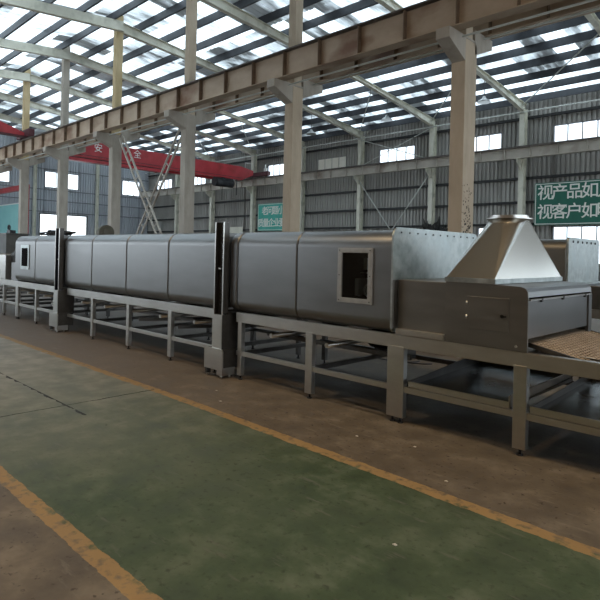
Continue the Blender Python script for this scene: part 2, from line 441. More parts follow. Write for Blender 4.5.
for i, x in enumerate(FX):
    lb = 'cream steel roof rafter rising from far wall column, %s from the right end' % ORD[i]
    if proto is None:
        e = empty('roof_rafter', (x, Yc, 10.3), lb, 'rafter', 'roof rafters of the far bay')
        zt = lambda y: zroof(y) - .38
        y0, y1 = Yc + .2, RY + .02
        bot = [(y0, 10.36), (y0 - .35, 10.36 - .17), (28.2, 10.80), (24.5, 11.28), (y1, 12.20)]
        poly = [(y0, zt(y0)), (y1, zt(y1))] + [(a, b_) for a, b_ in reversed(bot)]
        MB().prism(poly, 'x', x - .012, x + .012).build('web', 'cream_steel', e)
        fb = MB()
        for (a, b_) in zip(bot[1:], bot[2:]): fb.bar((x, a[0], a[1]), (x, b_[0], b_[1]), .24, .022, up=(0, 0, 1))
        fb.build('bottom_flange', 'cream_steel', e)
        MB().bar((x, y0, zt(y0) - .012), (x, y1, zt(y1) - .012), .24, .022).build('top_flange', 'cream_steel', e)
        proto = e
    else: copy_thing(proto, (x, Yc, 10.3), lb)
# near bay rafters
proto = None
NX = [-1.1, -7.1] + [-13.1 - 6.03 * i for i in range(8)]
NX = [x for x in NX if x > XE + .5]
for i, x in enumerate(NX):
    lb = 'grey steel roof rafter over the near bay, %s from the right end' % ORD[i]
    if proto is None:
        e = empty('roof_rafter', (x, 3, 11), lb, 'rafter', 'roof rafters of the near bay')
        zt = lambda y: zroof(y) - .38
        MB().prism([(RY - .05, zt(RY)), (YN + .1, zt(YN)), (YN + .1, zt(YN) - .6), (5, zt(5) - .42), (RY - .05, zt(RY) - .5)], 'x', x - .012, x + .012).build('web', 'cream_steel', e)
        MB().bar((x, RY - .05, zt(RY) - .5), (x, 5, zt(5) - .42), .24, .02).bar((x, 5, zt(5) - .42), (x, YN + .1, zt(YN) - .6), .24, .02).build('bottom_flange', 'cream_steel', e)
        proto = e
    else: copy_thing(proto, (x, 3, 11), lb)

# rods: strut line along column heads, X bracing
tag(MB().tube([(XE + .2, Yc - .23, 10.12), (XR - .2, Yc - .23, 10.12)], .045).build('eaves_strut', 'rod_paint'),
    'long white tubular strut joining the heads of the far wall columns', 'strut')
def rod(a, b_, r, m, label, group=None, name='bracing_rod'):
    return tag(MB().tube([a, b_], r, 8).build(name, m), label, 'bracing rod', group)
iA, iB = FX.index(min(FX, key=lambda v: abs(v + 25.3))), FX.index(min(FX, key=lambda v: abs(v + 19.4)))
xa, xb = FX[iA], FX[iB]
yb = Yc - .24
rod((xa, yb, 7.1), ((xa + xb) / 2 + .1, yb, 3.2), .04, 'rod_paint', 'white diagonal wall brace dropping to the right below the crane rail')
rod((xb, yb - .02, 7.1), ((xa + xb) / 2 - .1, yb - .02, 3.2), .04, 'rod_paint', 'white diagonal wall brace dropping to the left below the crane rail')
rod((xa, yb, 10.05), (xb, yb, 8.0), .03, 'rod_paint', 'thin bracing rod crossing the middle high window, falling to the right')
rod((xb, yb - .05, 10.05), (xa, yb - .05, 8.0), .03, 'rod_paint', 'thin bracing rod crossing the middle high window, falling to the left')
for k in range(1, 8):
    x = FX[k]
    if x > 0: continue
    # roof plane rods from column head to the next rafter
    e = Vector((x + 5.97, 25.5, zroof(25.5) - .5))
    rod((x + .05, Yc - .3, 10.5), tuple(e), .032, 'rod_paint', 'white roof bracing rod leaving the head of the far wall column %s from the right' % ORD[k], 'roof bracing rods')

# high bay lamps
for i, (x, y) in enumerate([(-13.95, 28.2), (-20.3, 28.2), (-26.7, 28.2)]):
    z = 9.98
    e = empty('bay_lamp', (x, y, z), 'round high bay lamp under the dark eaves, %s from the right' % ORD[i], 'lamp', 'high bay lamps')
    MB().tube([(x, y, z + .2), (x, y, zroof(y) - .01)], .02, 8).build('stem', 'dark_purlin', e)
    MB().tube([(x, y, z + .34), (x, y, z + .2), (x, y, z + .1), (x, y, z)], [.06, .12, .3, .36], 20).build('lamp_shade', 'lamp_shell', e)

# unseen warm lamps added over the near bay for golden highlights on the steel
for i, (x, y) in enumerate([(-1.5, 2.5), (-7.5, -1.0), (5.0, 1.5)]):
    z = 9.2
    e = empty('bay_lamp', (x, y, z), 'added unseen warm lamp over the near bay, %s' % ('above the camera', 'left of the camera', 'right of the camera')[i], 'lamp', 'added warm lamps of the near bay')
    MB().tube([(x, y, z + .2), (x, y, zroof(y) - .01)], .02, 8).build('stem', 'dark_purlin', e)
    MB().tube([(x, y, z + .34), (x, y, z + .2), (x, y, z + .1), (x, y, z)], [.1, .2, .45, .5], 24).build('lamp_shade', 'lamp_shell', e)
    ld = bpy.data.lights.new('added_lamp_light', 'AREA'); ld.shape = 'DISK'; ld.size = 1.0; ld.energy = ADDED_LAMP_W; ld.color = (1.0, .72, .42)
    lo_ = bpy.data.objects.new('added_lamp_light', ld); COL.objects.link(lo_); lo_.location = (0, 0, -.03); lo_.parent = e

# ------------------------------------------------------------------ middle row of concrete columns
MX = [-1.05, -7.02, -13.16, -19.26, -25.45, -31.55, -37.5, -43.5, -49.5]
for i, x in enumerate(MX):
    descr = {1: 'nearest tall concrete column, rising behind the flared metal hood', 2: 'tall concrete column behind the right tunnel section, second from the right',
             3: 'tall concrete column left of the green factory sign on the far wall', 4: 'tall concrete column between the two lettered red crane girder pieces',
             5: 'tall concrete column right behind the left chain post', 6: 'leftmost tall concrete column with pale yellow upper part'}
    lb = descr.get(i, 'tall concrete column hidden at the end of the middle row, number %s' % ORD[i])
    e = empty('concrete_column', (x, 13.1, 0), lb, 'column', 'concrete columns of the middle row')
    low = 'concrete_column' if i <= 2 else 'column_grey'
    mb = MB().box(x - .2, x + .17, 12.80, 13.28, 0, 7.12) if i != 1 else MB().box(x - .22, x + .17, 12.79, 13.40, 0, 7.12)
    if i == 0: pass
    mb.build('shaft', low, e, bevel=.02)
    up = 'concrete_column' if i in (0, 1, 2, 3) else ('yellow_plaster' if i in (4, 6) else 'column_grey')
    B(x - .2, x + .12, 12.9, 13.25, 7.12, zroof(13.1) - .02).build('upper_shaft', up, e, bevel=.015)
    cb_ = MB()
    cb_.prism([(12.80, 6.55), (12.80, 7.18), (11.98, 7.18), (11.98, 6.92)], 'x', x - .2, x + .17)
    cb_.prism([(13.28, 6.80), (13.28, 7.46), (14.25, 7.46), (14.25, 7.20)], 'x', x - .2, x + .17)
    cb_.box(x - .2, x + .17, 12.80, 13.28, 7.12, 7.18)
    cb_.build('corbel', low if i > 2 else 'column_grey', e, bevel=.01)
    if i == 1:
        so = MB(); rnd = random.Random(3)
        for k in range(150):
            t = rnd.random() ** 1.7
            z = 2.2 + t * 1.3; s = rnd.uniform(.012, .04) * (1 - .5 * t)
            if rnd.random() < .55: yy = 12.82 + (rnd.random()) * .42; so.box(x + .17, x + .176, yy, yy + s, z, z + s * 1.6)
            else:
                xx = x + .165 - rnd.random() ** 2 * .3; so.box(xx - s, xx, 12.794, 12.80, z, z + s * 1.5)
        so.build('soot_specks', 'soot', e)

# ------------------------------------------------------------------ crane runway girders
def girder(y, z0, z1, m, mf, x0, x1, name, label, fw=.34, step=1.5, rail=True, pipe=0):
    e = empty(name, (x0, y, z0), label, 'crane runway')
    B(x0, x1, y - .012, y + .012, z0 + .025, z1 - .03).build('web', m, e)
    B(x0, x1, y - fw / 2, y + fw / 2, z1 - .03, z1).build('top_flange', mf, e)
    B(x0, x1, y - fw / 2, y + fw / 2, z0, z0 + .025).build('bottom_flange', m, e)
    if rail: B(x0, x1, y - .035, y + .035, z1, z1 + .09).build('crane_rail', 'girder_dark', e)
    n = int((x1 - x0) / step)
    st = None
    for k in range(n):
        xx = x0 + (k + .5) * step
        if st is None:
            st = MB().box(xx - .012, xx + .012, y - fw / 2 + .02, y - .012, z0 + .025, z1 - .03).box(xx - .012, xx + .012, y + .012, y + fw / 2 - .02, z0 + .025, z1 - .03).build('stiffener', 'stiff_brown' if m == 'girder_paint' else m, e)
            bx = st.location.x; fx0 = xx
        else:
            c = st.copy(); COL.objects.link(c); c.location.x = bx + xx - fx0
    return e
girder(12.25, 7.18, 8.02, 'girder_paint', 'girder_dark', XE + .1, 4.0, 'runway_girder', 'tan ribbed crane runway girder in front of the concrete columns', fw=.36)
girder(13.98, 7.46, 8.28, 'girder_paint', 'girder_dark', XE + .1, 4.0, 'runway_girder', 'brown crane runway girder on the far side of the concrete columns', fw=.36)
girder(Yc - .55, 7.39, 8.02, 'girder_pale', 'girder_dark', XE + .1, XR - .1, 'runway_girder', 'pale ribbed crane runway girder along the far wall', fw=.3)
# pipe/conduit lines between the two middle girders (walkway grating edges)
for i, y in enumerate((12.75 - .2, 13.55)):
    pass
for (y, z, lb) in ((12.62, 7.10, 'thin pale conduit under the front runway girder'), (13.75, 7.36, 'thin pale conduit under the rear runway girder')):
    tag(MB().tube([(XE + .2, y if y < 13 else y, z), (3.5, y, z)], .03, 8).build('conduit', 'rod_paint'), lb, 'conduit')

# laced X brace between two columns of the middle row
def lattice(a, b_, label):
    a = Vector(a); b2 = Vector(b_); d = (b2 - a); L_ = d.length; dn = d.normalized()
    side = dn.cross(Vector((0, 1, 0))).normalized() * .17
    e = empty('lattice_brace', tuple(b2), label, 'brace', 'crossed lattice braces')
    MB().bar(a + side, b2 + side, .07, .07).build('chord', 'girder_pale', e)
    MB().bar(a - side, b2 - side, .07, .07).build('chord', 'girder_pale', e)
    n = int(L_ / .55); lc = MB()
    for k in range(n + 1):
        p = a + dn * (k * .55); lc.bar(p + side, p - side, .03, .05)
    lc.build('batten', 'girder_pale', e)
lattice((-24.95, 13.02, 7.1), (-19.75, 13.02, .25), 'laced diagonal brace leaning down to the right behind the tunnel')
lattice((-19.75, 13.22, 7.1), (-24.95, 13.22, .25), 'laced diagonal brace leaning down to the left behind the tunnel')

# ------------------------------------------------------------------ cranes
def text_mesh(body, size, mname, parent, origin, xdir, updir, name='lettering', ext=.006, bold=.0):
    cu = bpy.data.curves.new(name, 'FONT'); cu.body = body; cu.size = size; cu.extrude = ext; cu.offset = bold
    cu.align_x = 'CENTER'; cu.align_y = 'CENTER'
    ob = bpy.data.objects.new(name, cu); COL.objects.link(ob)
    dg = bpy.context.evaluated_depsgraph_get(); me = bpy.data.meshes.new_from_object(ob.evaluated_get(dg))
    bpy.data.objects.remove(ob); 
    x = Vector(xdir).normalized(); u = Vector(updir).normalized(); n = x.cross(u)
    mt = Matrix((x, u, n)).transposed().to_4x4(); mt.translation = Vector(origin)
    me.transform(mt); me.materials.clear(); me.materials.append(M[mname])
    o2 = bpy.data.objects.new(name, me); COL.objects.link(o2)
    me.transform(Matrix.Translation(-Vector(parent.location))); o2.parent = parent
    return o2
XC = -35.9
yr = Yc - .55
e = empty('overhead_crane', (XC, 22.5, 8.1), 'red overhead bridge crane spanning the far bay above the machine', 'crane')
# box girder with tapered ends, lettered on its +X face
poly = [(14.3, 8.3), (15.5, 7.64), (29.6, 7.62), (30.9, 8.2), (30.9, 8.55), (29.6, 8.76), (15.5, 8.76), (14.3, 8.5)]
MB().prism(poly, 'x', XC - .45, XC).build('bridge_girder', 'red_paint', e, bevel=.01)
B(XC - .35, XC - .06, 14.9, 22.5, 7.56, 7.64).build('girder_recess', 'truck_maroon', e)  # gap under the girder, its shade put into a darker maroon
B(XC - .45, XC + .02, 14.6, 22.5, 7.36, 7.56).build('girder_ledge', 'red_paint', e)
B(XC, XC + .012, 15.5, 29.6, 7.78, 7.82).build('girder_seam', 'truck_maroon', e)
MB().prism([(p[0], p[1] + .03) for p in poly], 'x', XC - 1.9, XC - 1.5).build('bridge_girder', 'red_paint', e, bevel=.01)
for yy in (yr, 13.98):
    tk = B(XC - 2.6, XC + 1.2, yy - .16, yy + .16, 8.17 if yy > 20 else 8.4, 8.52 if yy > 20 else 8.72).build('end_truck', 'truck_maroon', e, bevel=.02)
    for xx in (XC - 2.2, XC + .8):
        MB().tube([(xx, yy - .06, (8.25 if yy > 20 else 8.51)), (xx, yy + .06, (8.25 if yy > 20 else 8.51))], .14, 20).build('wheel', 'girder_dark', tk)
hb = MB().box(XC - .5, XC + .25, 27.0, 28.6, 7.0, 7.55).tube([(XC - .1, 26.9, 7.25), (XC - .1, 28.7, 7.25)], .36, 18)
hb.box(XC - .2, XC, 27.6, 27.9, 7.5, 7.66)
hb.build('hoist_unit', 'black_steel', e)
MB().tube([(XC - .1, 27.7, 6.9), (XC - .1, 27.7, 5.8)], .025, 6).build('hoist_chain', 'black_steel', e)
MB().tube([(XC + .2, 28.95, 7.6), (XC + .2, 28.95, 6.3)], .035, 6).build('pendant_cable', 'black_steel', e)
MB().tube([(XC + .75, yr - .05, 8.52), (XC + .75, yr - .05, 9.1)], .05, 10).box(XC + .6, XC + .9, yr - .1, yr + .05, 8.52, 8.8).build('buffer_post', 'white_paint', e)
MB().tube([(XC + .1, 29.9, 8.7), (XC + .1, 29.9, 9.1), (XC + .1, 30.6, 9.1), (XC + .1, 30.6, 8.6)], .03, 6).build('handrail', 'white_paint', e)
text_mesh('安', .62, 'white_paint', e, (XC + .012, 17.15, 8.36), (0, 1, 0), (0, 0, 1))
text_mesh('全', .62, 'white_paint', e, (XC + .012, 20.05, 8.36), (0, 1, 0), (0, 0, 1))

XK = -34.9
e = empty('overhead_crane', (XK, 3, 8.2), 'red overhead crane of the near bay, only its tapered end in view at upper left', 'crane')
MB().prism([(12.1, 8.2), (12.1, 8.42), (10.4, 9.0), (YN + .3, 9.0), (YN + .3, 8.2)], 'x', XK - .5, XK).build('bridge_girder', 'red_paint', e, bevel=.01)
tk = B(XK - 1.3, XK + .7, 12.25 - .17, 12.25 + .17, 8.16, 8.6).build('end_truck', 'truck_maroon', e, bevel=.02)
for xx in (XK - 1.1, XK + .5): MB().tube([(xx, 12.19, 8.25), (xx, 12.31, 8.25)], .14, 20).build('wheel', 'girder_dark', tk)
B(XK - .1, XK + .3, 8.6, 12.05, 8.11, 8.2).build('walkway_plate', 'truck_maroon', e)

# red inclined beam and teal shed at far left
tag(MB().box(-49.5, -42.6, 14.9, 15.2, 5.85, 6.22).box(-49.5, -42.6, 14.85, 15.25, 6.04, 6.06).box(-42.9, -42.6, 14.9, 15.2, 0, 5.85).build('red_beam', 'red_paint'),
    'horizontal red beam above the teal screen, left of the leftmost visible column', 'beam')
for (y, lb) in ((20.2, 'pale post of the ribbed end wall left of the bright doorway'), (26.4, 'pale post of the ribbed end wall right of the bright doorway')):
    tag(hprof(MB(), XE + .35, y, .3, .25, 0, 11.4).build('end_wall_post', 'cream_steel'), lb, 'column')
e = empty('teal_screen', (-51, 16.6, 0), 'tall teal screen standing at the far left end', 'screen')
B(-53.5, -48.4, 16.5, 16.75, 0, 5.18).build('screen_panel', 'teal_cloth', e)
MB().box(-53.6, -48.3, 16.45, 16.8, 5.18, 5.26).box(-48.4, -48.3, 16.45, 16.8, 0, 5.18).build('screen_frame', 'white_paint', e)

# ------------------------------------------------------------------ signs on the far wall
def sign(x0, x1, z0, z1, m, rows, label, pitch, size, sx0):
    e = empty('slogan_sign', ((x0 + x1) / 2, YW - .2, z0), label, 'sign')
    B(x0, x1, YW - .30, YW - .225, z0, z1).build('board', m, e)
    y = YW - .30
    MB().box(x0 + .05, x1 - .05, y - .01, y, z1 - .09, z1 - .05).box(x0 + .05, x1 - .05, y - .01, y, z0 + .05, z0 + .09) \
        .box(x0 + .05, x0 + .09, y - .01, y, z0 + .09, z1 - .09).box(x1 - .09, x1 - .05, y - .01, y, z0 + .09, z1 - .09).build('border', 'sign_letter', e)
    for (txt, zc, xs_) in rows:
        for k, ch in enumerate(txt):
            text_mesh(ch, size, 'sign_letter', e, (xs_ + k * pitch, y - .004, zc), (1, 0, 0), (0, 0, 1), bold=.008)
sign(-12.76, -8.5, 3.56, 5.97, 'sign_green', [('视产品如人', 5.36, -12.15), ('视客户如明', 4.27, -12.15)],
     'dark green sign with two rows of pale characters on the right of the far wall', .785, .90, 0)
sign(-36.8, -31.6, 3.54, 5.88, 'sign_teal', [('老问题小问题', 5.22, -35.9), ('质量企业要抓', 4.18, -36.4)],
     'light green sign with pale characters, half hidden by a concrete column', .68, .78, 0)
# closed louvred shutter in the high window strip
e = empty('louvre_panel', (-28.4, YW - .1, 8.1), 'pale closed louvre of four panels high on the far wall', 'louvre')
for k in range(4):
    a = -29.87 + k * .72
    lv = B(a, a + .64, YW - .14, YW - .10, 8.12, 9.08).build('louvre_leaf', 'louvre', e)
    sl = MB()
    for j in range(9): sl.box(a + .02, a + .62, YW - .16, YW - .14, 8.16 + j * .1, 8.20 + j * .1)
    sl.build('slats', 'louvre', lv)
tag(B(-42.4, -41.3, YW - .5, YW - .21, 0, 3.9).build('dark_doorway', 'black_steel'), 'tall black box put in for a dark doorway at the foot of the far wall, below the hoist', 'cabinet')  # black box put in where a dark doorway stands
tag(B(-41.2, -38.9, YW - .25, YW - .21, 0, 3.95).build('sheet_panel', 'cream_steel'), 'pale green sheet leaning on the far wall beside the dark doorway', 'panel')

# ------------------------------------------------------------------ THE LINE
YF, YB = 4.50, 6.15       # front and back plane of the frame
def frame_section(x0, x1, legs, label, low=(.30, .355), far_step=None, crossbars=(), loc=None):
    e = empty('machine_frame', ((x0 + x1) / 2, (YF + YB) / 2, 0), label, 'frame', 'frame sections of the drying line')
    B(x0, x1, YF, YF + .06, .72, .845).build('top_rail', 'steel_frame', e, bevel=.004)
    B(x0, x1, YB - .06, YB, .72, .845).build('top_rail', 'steel_frame', e, bevel=.004)
    xs_ = sorted([l[0] for l in legs])
    B(x0, x1, YF + .012, YF + .05, low[0], low[1]).build('lower_rail', 'steel_frame', e, bevel=.003)
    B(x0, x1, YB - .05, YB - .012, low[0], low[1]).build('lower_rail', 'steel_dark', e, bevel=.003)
    for (x, w) in legs:
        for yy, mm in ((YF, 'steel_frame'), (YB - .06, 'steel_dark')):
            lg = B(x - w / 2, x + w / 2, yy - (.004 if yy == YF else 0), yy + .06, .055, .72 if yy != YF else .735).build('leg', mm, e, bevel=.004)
            ft = MB()
            for dx in ((0,) if w < .15 else (-.04, .05)):
                ft.tube([(x + dx, yy + .03, 0), (x + dx, yy + .03, .012)], .028, 14).tube([(x + dx, yy + .03, .012), (x + dx, yy + .03, .056)], .012, 8)
            ft.build('foot', 'black_steel', lg)
        B(x - .03, x + .03, YF + .06, YB - .06, .76, .82).build('cross_beam', 'steel_dark', e)
        B(x - .025, x + .025, YF + .055, YB - .06, .30, .35).build('cross_beam', 'steel_dark', e)
    for (a, b_, z) in crossbars:
        MB().bar((a, YF + .06, z), (b_, YB - .06, z), .05, .05).build('diagonal_bar', 'steel_dark', e)
    return e
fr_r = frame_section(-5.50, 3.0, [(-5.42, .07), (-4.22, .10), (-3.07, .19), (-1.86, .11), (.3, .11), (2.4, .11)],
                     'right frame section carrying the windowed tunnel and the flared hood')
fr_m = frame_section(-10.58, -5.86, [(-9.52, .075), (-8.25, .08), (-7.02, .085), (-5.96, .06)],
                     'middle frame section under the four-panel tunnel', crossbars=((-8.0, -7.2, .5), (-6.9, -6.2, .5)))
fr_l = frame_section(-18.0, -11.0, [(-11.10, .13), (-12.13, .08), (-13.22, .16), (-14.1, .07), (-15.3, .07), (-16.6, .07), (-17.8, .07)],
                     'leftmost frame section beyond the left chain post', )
# inner rails of the return strand, pipes between the legs
for (x0, x1, e) in ((-5.4, -3.2, fr_r), (-10.6, -6.0, fr_m), (-17.8, -11.2, fr_l)):
    B(x0, x1, 4.95, 4.99, .52, .57).build('return_rail', 'steel_dark', e)
    B(x0, x1, 5.66, 5.70, .52, .57).build('return_rail', 'steel_dark', e)
    n = int((x1 - x0) / .9)
    for k in range(n):
        xx = x0 + .45 + k * .9
        MB().tube([(xx, 4.6, .60), (xx, 6.05, .60)], .028, 12).build('roller', 'steel_frame', e)

def shell_poly(y0, y1, z0, z1, rt=.17, rb=.13, n=7, grow=0.):
    p = []
    for cx, cz, r, a0 in ((y1 - rb, z0 + rb, rb, -90), (y1 - rt, z1 - rt, rt, 0), (y0 + rt, z1 - rt, rt, 90), (y0 + rb, z0 + rb, rb, 180)):
        for k in range(n + 1):
            a = math.radians(a0 + 90 * k / n); p.append((cx + (r + grow) * math.cos(a), cz + (r + grow) * math.sin(a)))
        a = math.radians(a0 + 90); dx, dz = -math.sin(a) * .012, math.cos(a) * .012
        p.append((p[-1][0] + dx, p[-1][1] + dz))
        # a second point just before the next arc keeps the flats flat
        nx = {-90: (y1, z1 - rt - .012), 0: (y0 + rt + .012, z1), 90: (y0, z0 + rb + .012), 180: (y1 - rb - .012, z0)}[a0]
        gx = {-90: grow, 0: 0, 90: -grow, 180: 0}[a0]; gz = {-90: 0, 0: grow, 90: 0, 180: -grow}[a0]
        p.append((nx[0] + gx, nx[1] + gz))
    return p
def shell(x0, x1, seams, e, z0=.855, z1=1.86, y0=4.47, y1=6.2, m='steel', name='shell_panel'):
    cuts = [x0] + seams + [x1]; out = []
    for a, b_ in zip(cuts, cuts[1:]):
        g_ = .008
        mb = MB()
        poly = shell_poly(y0, y1, z0, z1)
        n = len(poly)
        # lipped panel: main skin with small return radii at both ends
        sects = [(a + g_, -.012), (a + g_ + .004, -.004), (a + g_ + .014, 0), (a + g_ + .02, 0), (b_ - g_ - .02, 0), (b_ - g_ - .014, 0), (b_ - g_ - .004, -.004), (b_ - g_, -.012)]
        vs = []
        for xx, gr in sects:
            vs += [(xx, p[0], p[1]) for p in shell_poly(y0, y1, z0, z1, grow=gr)]
        fs = []
        for s_ in range(len(sects) - 1):
            for k in range(n): fs.append((s_ * n + k, s_ * n + (k + 1) % n, (s_ + 1) * n + (k + 1) % n, (s_ + 1) * n + k))
        mb.add(vs, fs, True)
        o0 = 0
        mb.f.append(tuple(range(n))[::-1]); mb.sm.append(False)
        mb.f.append(tuple((len(sects) - 1) * n + k for k in range(n))); mb.sm.append(False)
        out.append(mb.build(name, m, e))
    # dark core closing the gaps
    core = MB().prism(shell_poly(y0, y1, z0, z1, grow=-.016), 'x', x0 + .02, x1 - .02)
    core.build('inner_core', 'seam', e)
    return out

# right tunnel: window in its right-hand panel
tr_ = empty('drying_tunnel', (-4.4, 5.3, .85), 'right drying tunnel section with small window and galvanized end plate', 'drying tunnel', 'tunnel sections of the drying line')
# left panel plain
shell(-5.61, -4.40, [-5.46], tr_)
# right panel has a window opening: build skin in three x-bands
def skin_band(x0, x1, e, openz=None, z0=.855, z1=1.86, y0=4.47, y1=6.2):
    poly = shell_poly(y0, y1, z0, z1)
    segs = []
    n = len(poly)
    mb = MB()
    # refine the front face by z when an opening is asked for
    pts = []
    for k in range(n):
        a, b_ = poly[k], poly[(k + 1) % n]
        front = abs(a[0] - y0) < 1e-6 and abs(b_[0] - y0) < 1e-6 and abs(a[1] - b_[1]) > .3
        if front and openz:
            for (p, q) in ((a, (y0, openz[1])), ((y0, openz[0]), b_)):
                mb.add([(x0, *p), (x0, *q), (x1, *q), (x1, *p)], [(0, 1, 2, 3)], False)
        else:
            mb.add([(x0, *a), (x0, *b_), (x1, *b_), (x1, *a)], [(0, 1, 2, 3)], not front)
    return mb
WX0, WX1, WZ0, WZ1 = -3.735, -3.395, 1.16, 1.625
sk = MB()
for (a, b_, oz) in ((-4.394, WX0, None), (WX0, WX1, (WZ0, WZ1)), (WX1, -3.125, None)):
    q = skin_band(a, b_, tr_, oz); sk.add(q.v, q.f); sk.sm[-len(q.f):] = q.sm
import bmesh
so = sk.build('shell_panel', 'steel', tr_)
bm = bmesh.new(); bm.from_mesh(so.data); bmesh.ops.remove_doubles(bm, verts=bm.verts, dist=1e-5); bmesh.ops.recalc_face_normals(bm, faces=bm.faces); bm.to_mesh(so.data); bm.free()
# inside of the window: cavity blackened for the shade, with a fan wheel, pipes
wf = MB().box(WX0 - .055, WX1 + .055, 4.452, 4.47, WZ1, WZ1 + .05).box(WX0 - .055, WX1 + .055, 4.452, 4.47, WZ0 - .05, WZ0) \
    .box(WX0 - .055, WX0, 4.452, 4.47, WZ0, WZ1).box(WX1, WX1 + .055, 4.452, 4.47, WZ0, WZ1).build('window_frame', 'frame_grey', tr_, bevel=.003)
for zz in (WZ0 - .025, WZ1 + .025, (WZ0 + WZ1) / 2):
    for xx in (WX0 - .028, WX1 + .028):
        MB().tube([(xx, 4.444, zz), (xx, 4.453, zz)], .006, 8).build('screw', 'steel_dark', wf)
B(WX0, WX1, 4.466, 4.470, WZ0, WZ1).build('window_glass', 'glass', tr_)
MB().box(-3.87, -3.14, 5.05, 5.07, 1.0, 1.685).box(-3.87, -3.14, 4.475, 5.05, 1.0, 1.01).box(-3.87, -3.14, 4.475, 5.05, 1.675, 1.685).box(-3.88, -3.87, 4.475, 5.07, 1.0, 1.685).box(-3.15, -3.14, 4.475, 5.05, 1.0, 1.685).build('cavity_wall', 'cavity_black', tr_)
MB().box(-3.76, -3.42, 4.80, 4.815, 1.408, 1.416).build('shelf_bar', 'steel_frame', tr_)
def ring(mb, c, r, axis, tk, n=28):
    c = Vector(c)
    pts = []
    for k in range(n + 1):
        a = 2 * PI * k / n
        pts.append(c + (Vector((math.cos(a), 0, math.sin(a))) if axis == 'y' else Vector((0, math.cos(a), math.sin(a)))) * r)
    return mb.tube(pts, tk, 8, caps=False)
for (cx, cz, r) in ((-3.60, 1.23, .062), (-3.43, 1.33, .09)):
    w = MB(); ring(w, (cx, 4.75, cz), r, 'y', .012); ring(w, (cx, 4.75, cz), r * .45, 'y', .01)
    for k in range(5):
        a = k * 2 * PI / 5; w.bar((cx, 4.75, cz), (cx + r * math.cos(a), 4.75, cz + r * math.sin(a)), .014, .014)
    w.build('pulley', 'pulley_grey', tr_)
MB().box(-3.70, -3.58, 4.78, 4.95, 1.45, 1.57).box(-3.52, -3.44, 4.8, 4.9, 1.42, 1.5).box(-3.75, -3.70, 4.7, 4.95, 1.17, 1.35).build('gearbox', 'pulley_grey', tr_)
# end plate on the +X end, galvanized with rivets
ep = MB().prism(shell_poly(4.47, 6.2, .86, 1.885, rt=.10, rb=.05), 'x', -3.125, -3.105).build('end_plate', 'galvanized', tr_)
rv = None
for k in range(11):
    yy = 4.60 + k * .148
    o_ = MB().tube([(-3.105, yy, 1.835), (-3.099, yy, 1.835)], .009, 8).build('rivet', 'black_steel', ep)
MB().box(-3.104, -3.085, 4.47, 4.53, .905, 1.37).build('corner_strip', 'steel', tr_)

tm = empty('drying_tunnel', (-8.4, 5.3, .85), 'middle drying tunnel section of four smooth curved panels between the chain posts', 'drying tunnel', 'tunnel sections of the drying line')
shell(-10.64, -5.86, [-9.50, -8.27, -7.04], tm)
tl_ = empty('drying_tunnel', (-12.2, 5.3, .85), 'leftmost drying tunnel section with a narrow window', 'drying tunnel', 'tunnel sections of the drying line')
shell(-13.30, -10.92, [-12.12], tl_)
B(-12.92, -12.44, 4.455, 4.469, 1.13, 1.66).build('window_frame', 'galvanized', tl_, bevel=.003)
B(-12.84, -12.52, 4.448, 4.455, 1.20, 1.59).build('window_glass', 'cavity_black', tl_)  # opaque black sheet, the shade inside put into its colour
cb_ = MB(); rnd = random.Random(5)
for k in range(5):
    pts = [(-13.0 + 1.25 * t + rnd.uniform(-.08, .08), 5.0 + rnd.uniform(-.2, .2), 1.885 + abs(rnd.gauss(0, .045))) for t in [j / 9 for j in range(10)]]
    cb_.tube(pts, .018, 6)
tag(cb_.build('cable_bundle', 'hose'), 'tangle of dark cables lying on top of the leftmost tunnel section', 'cables')

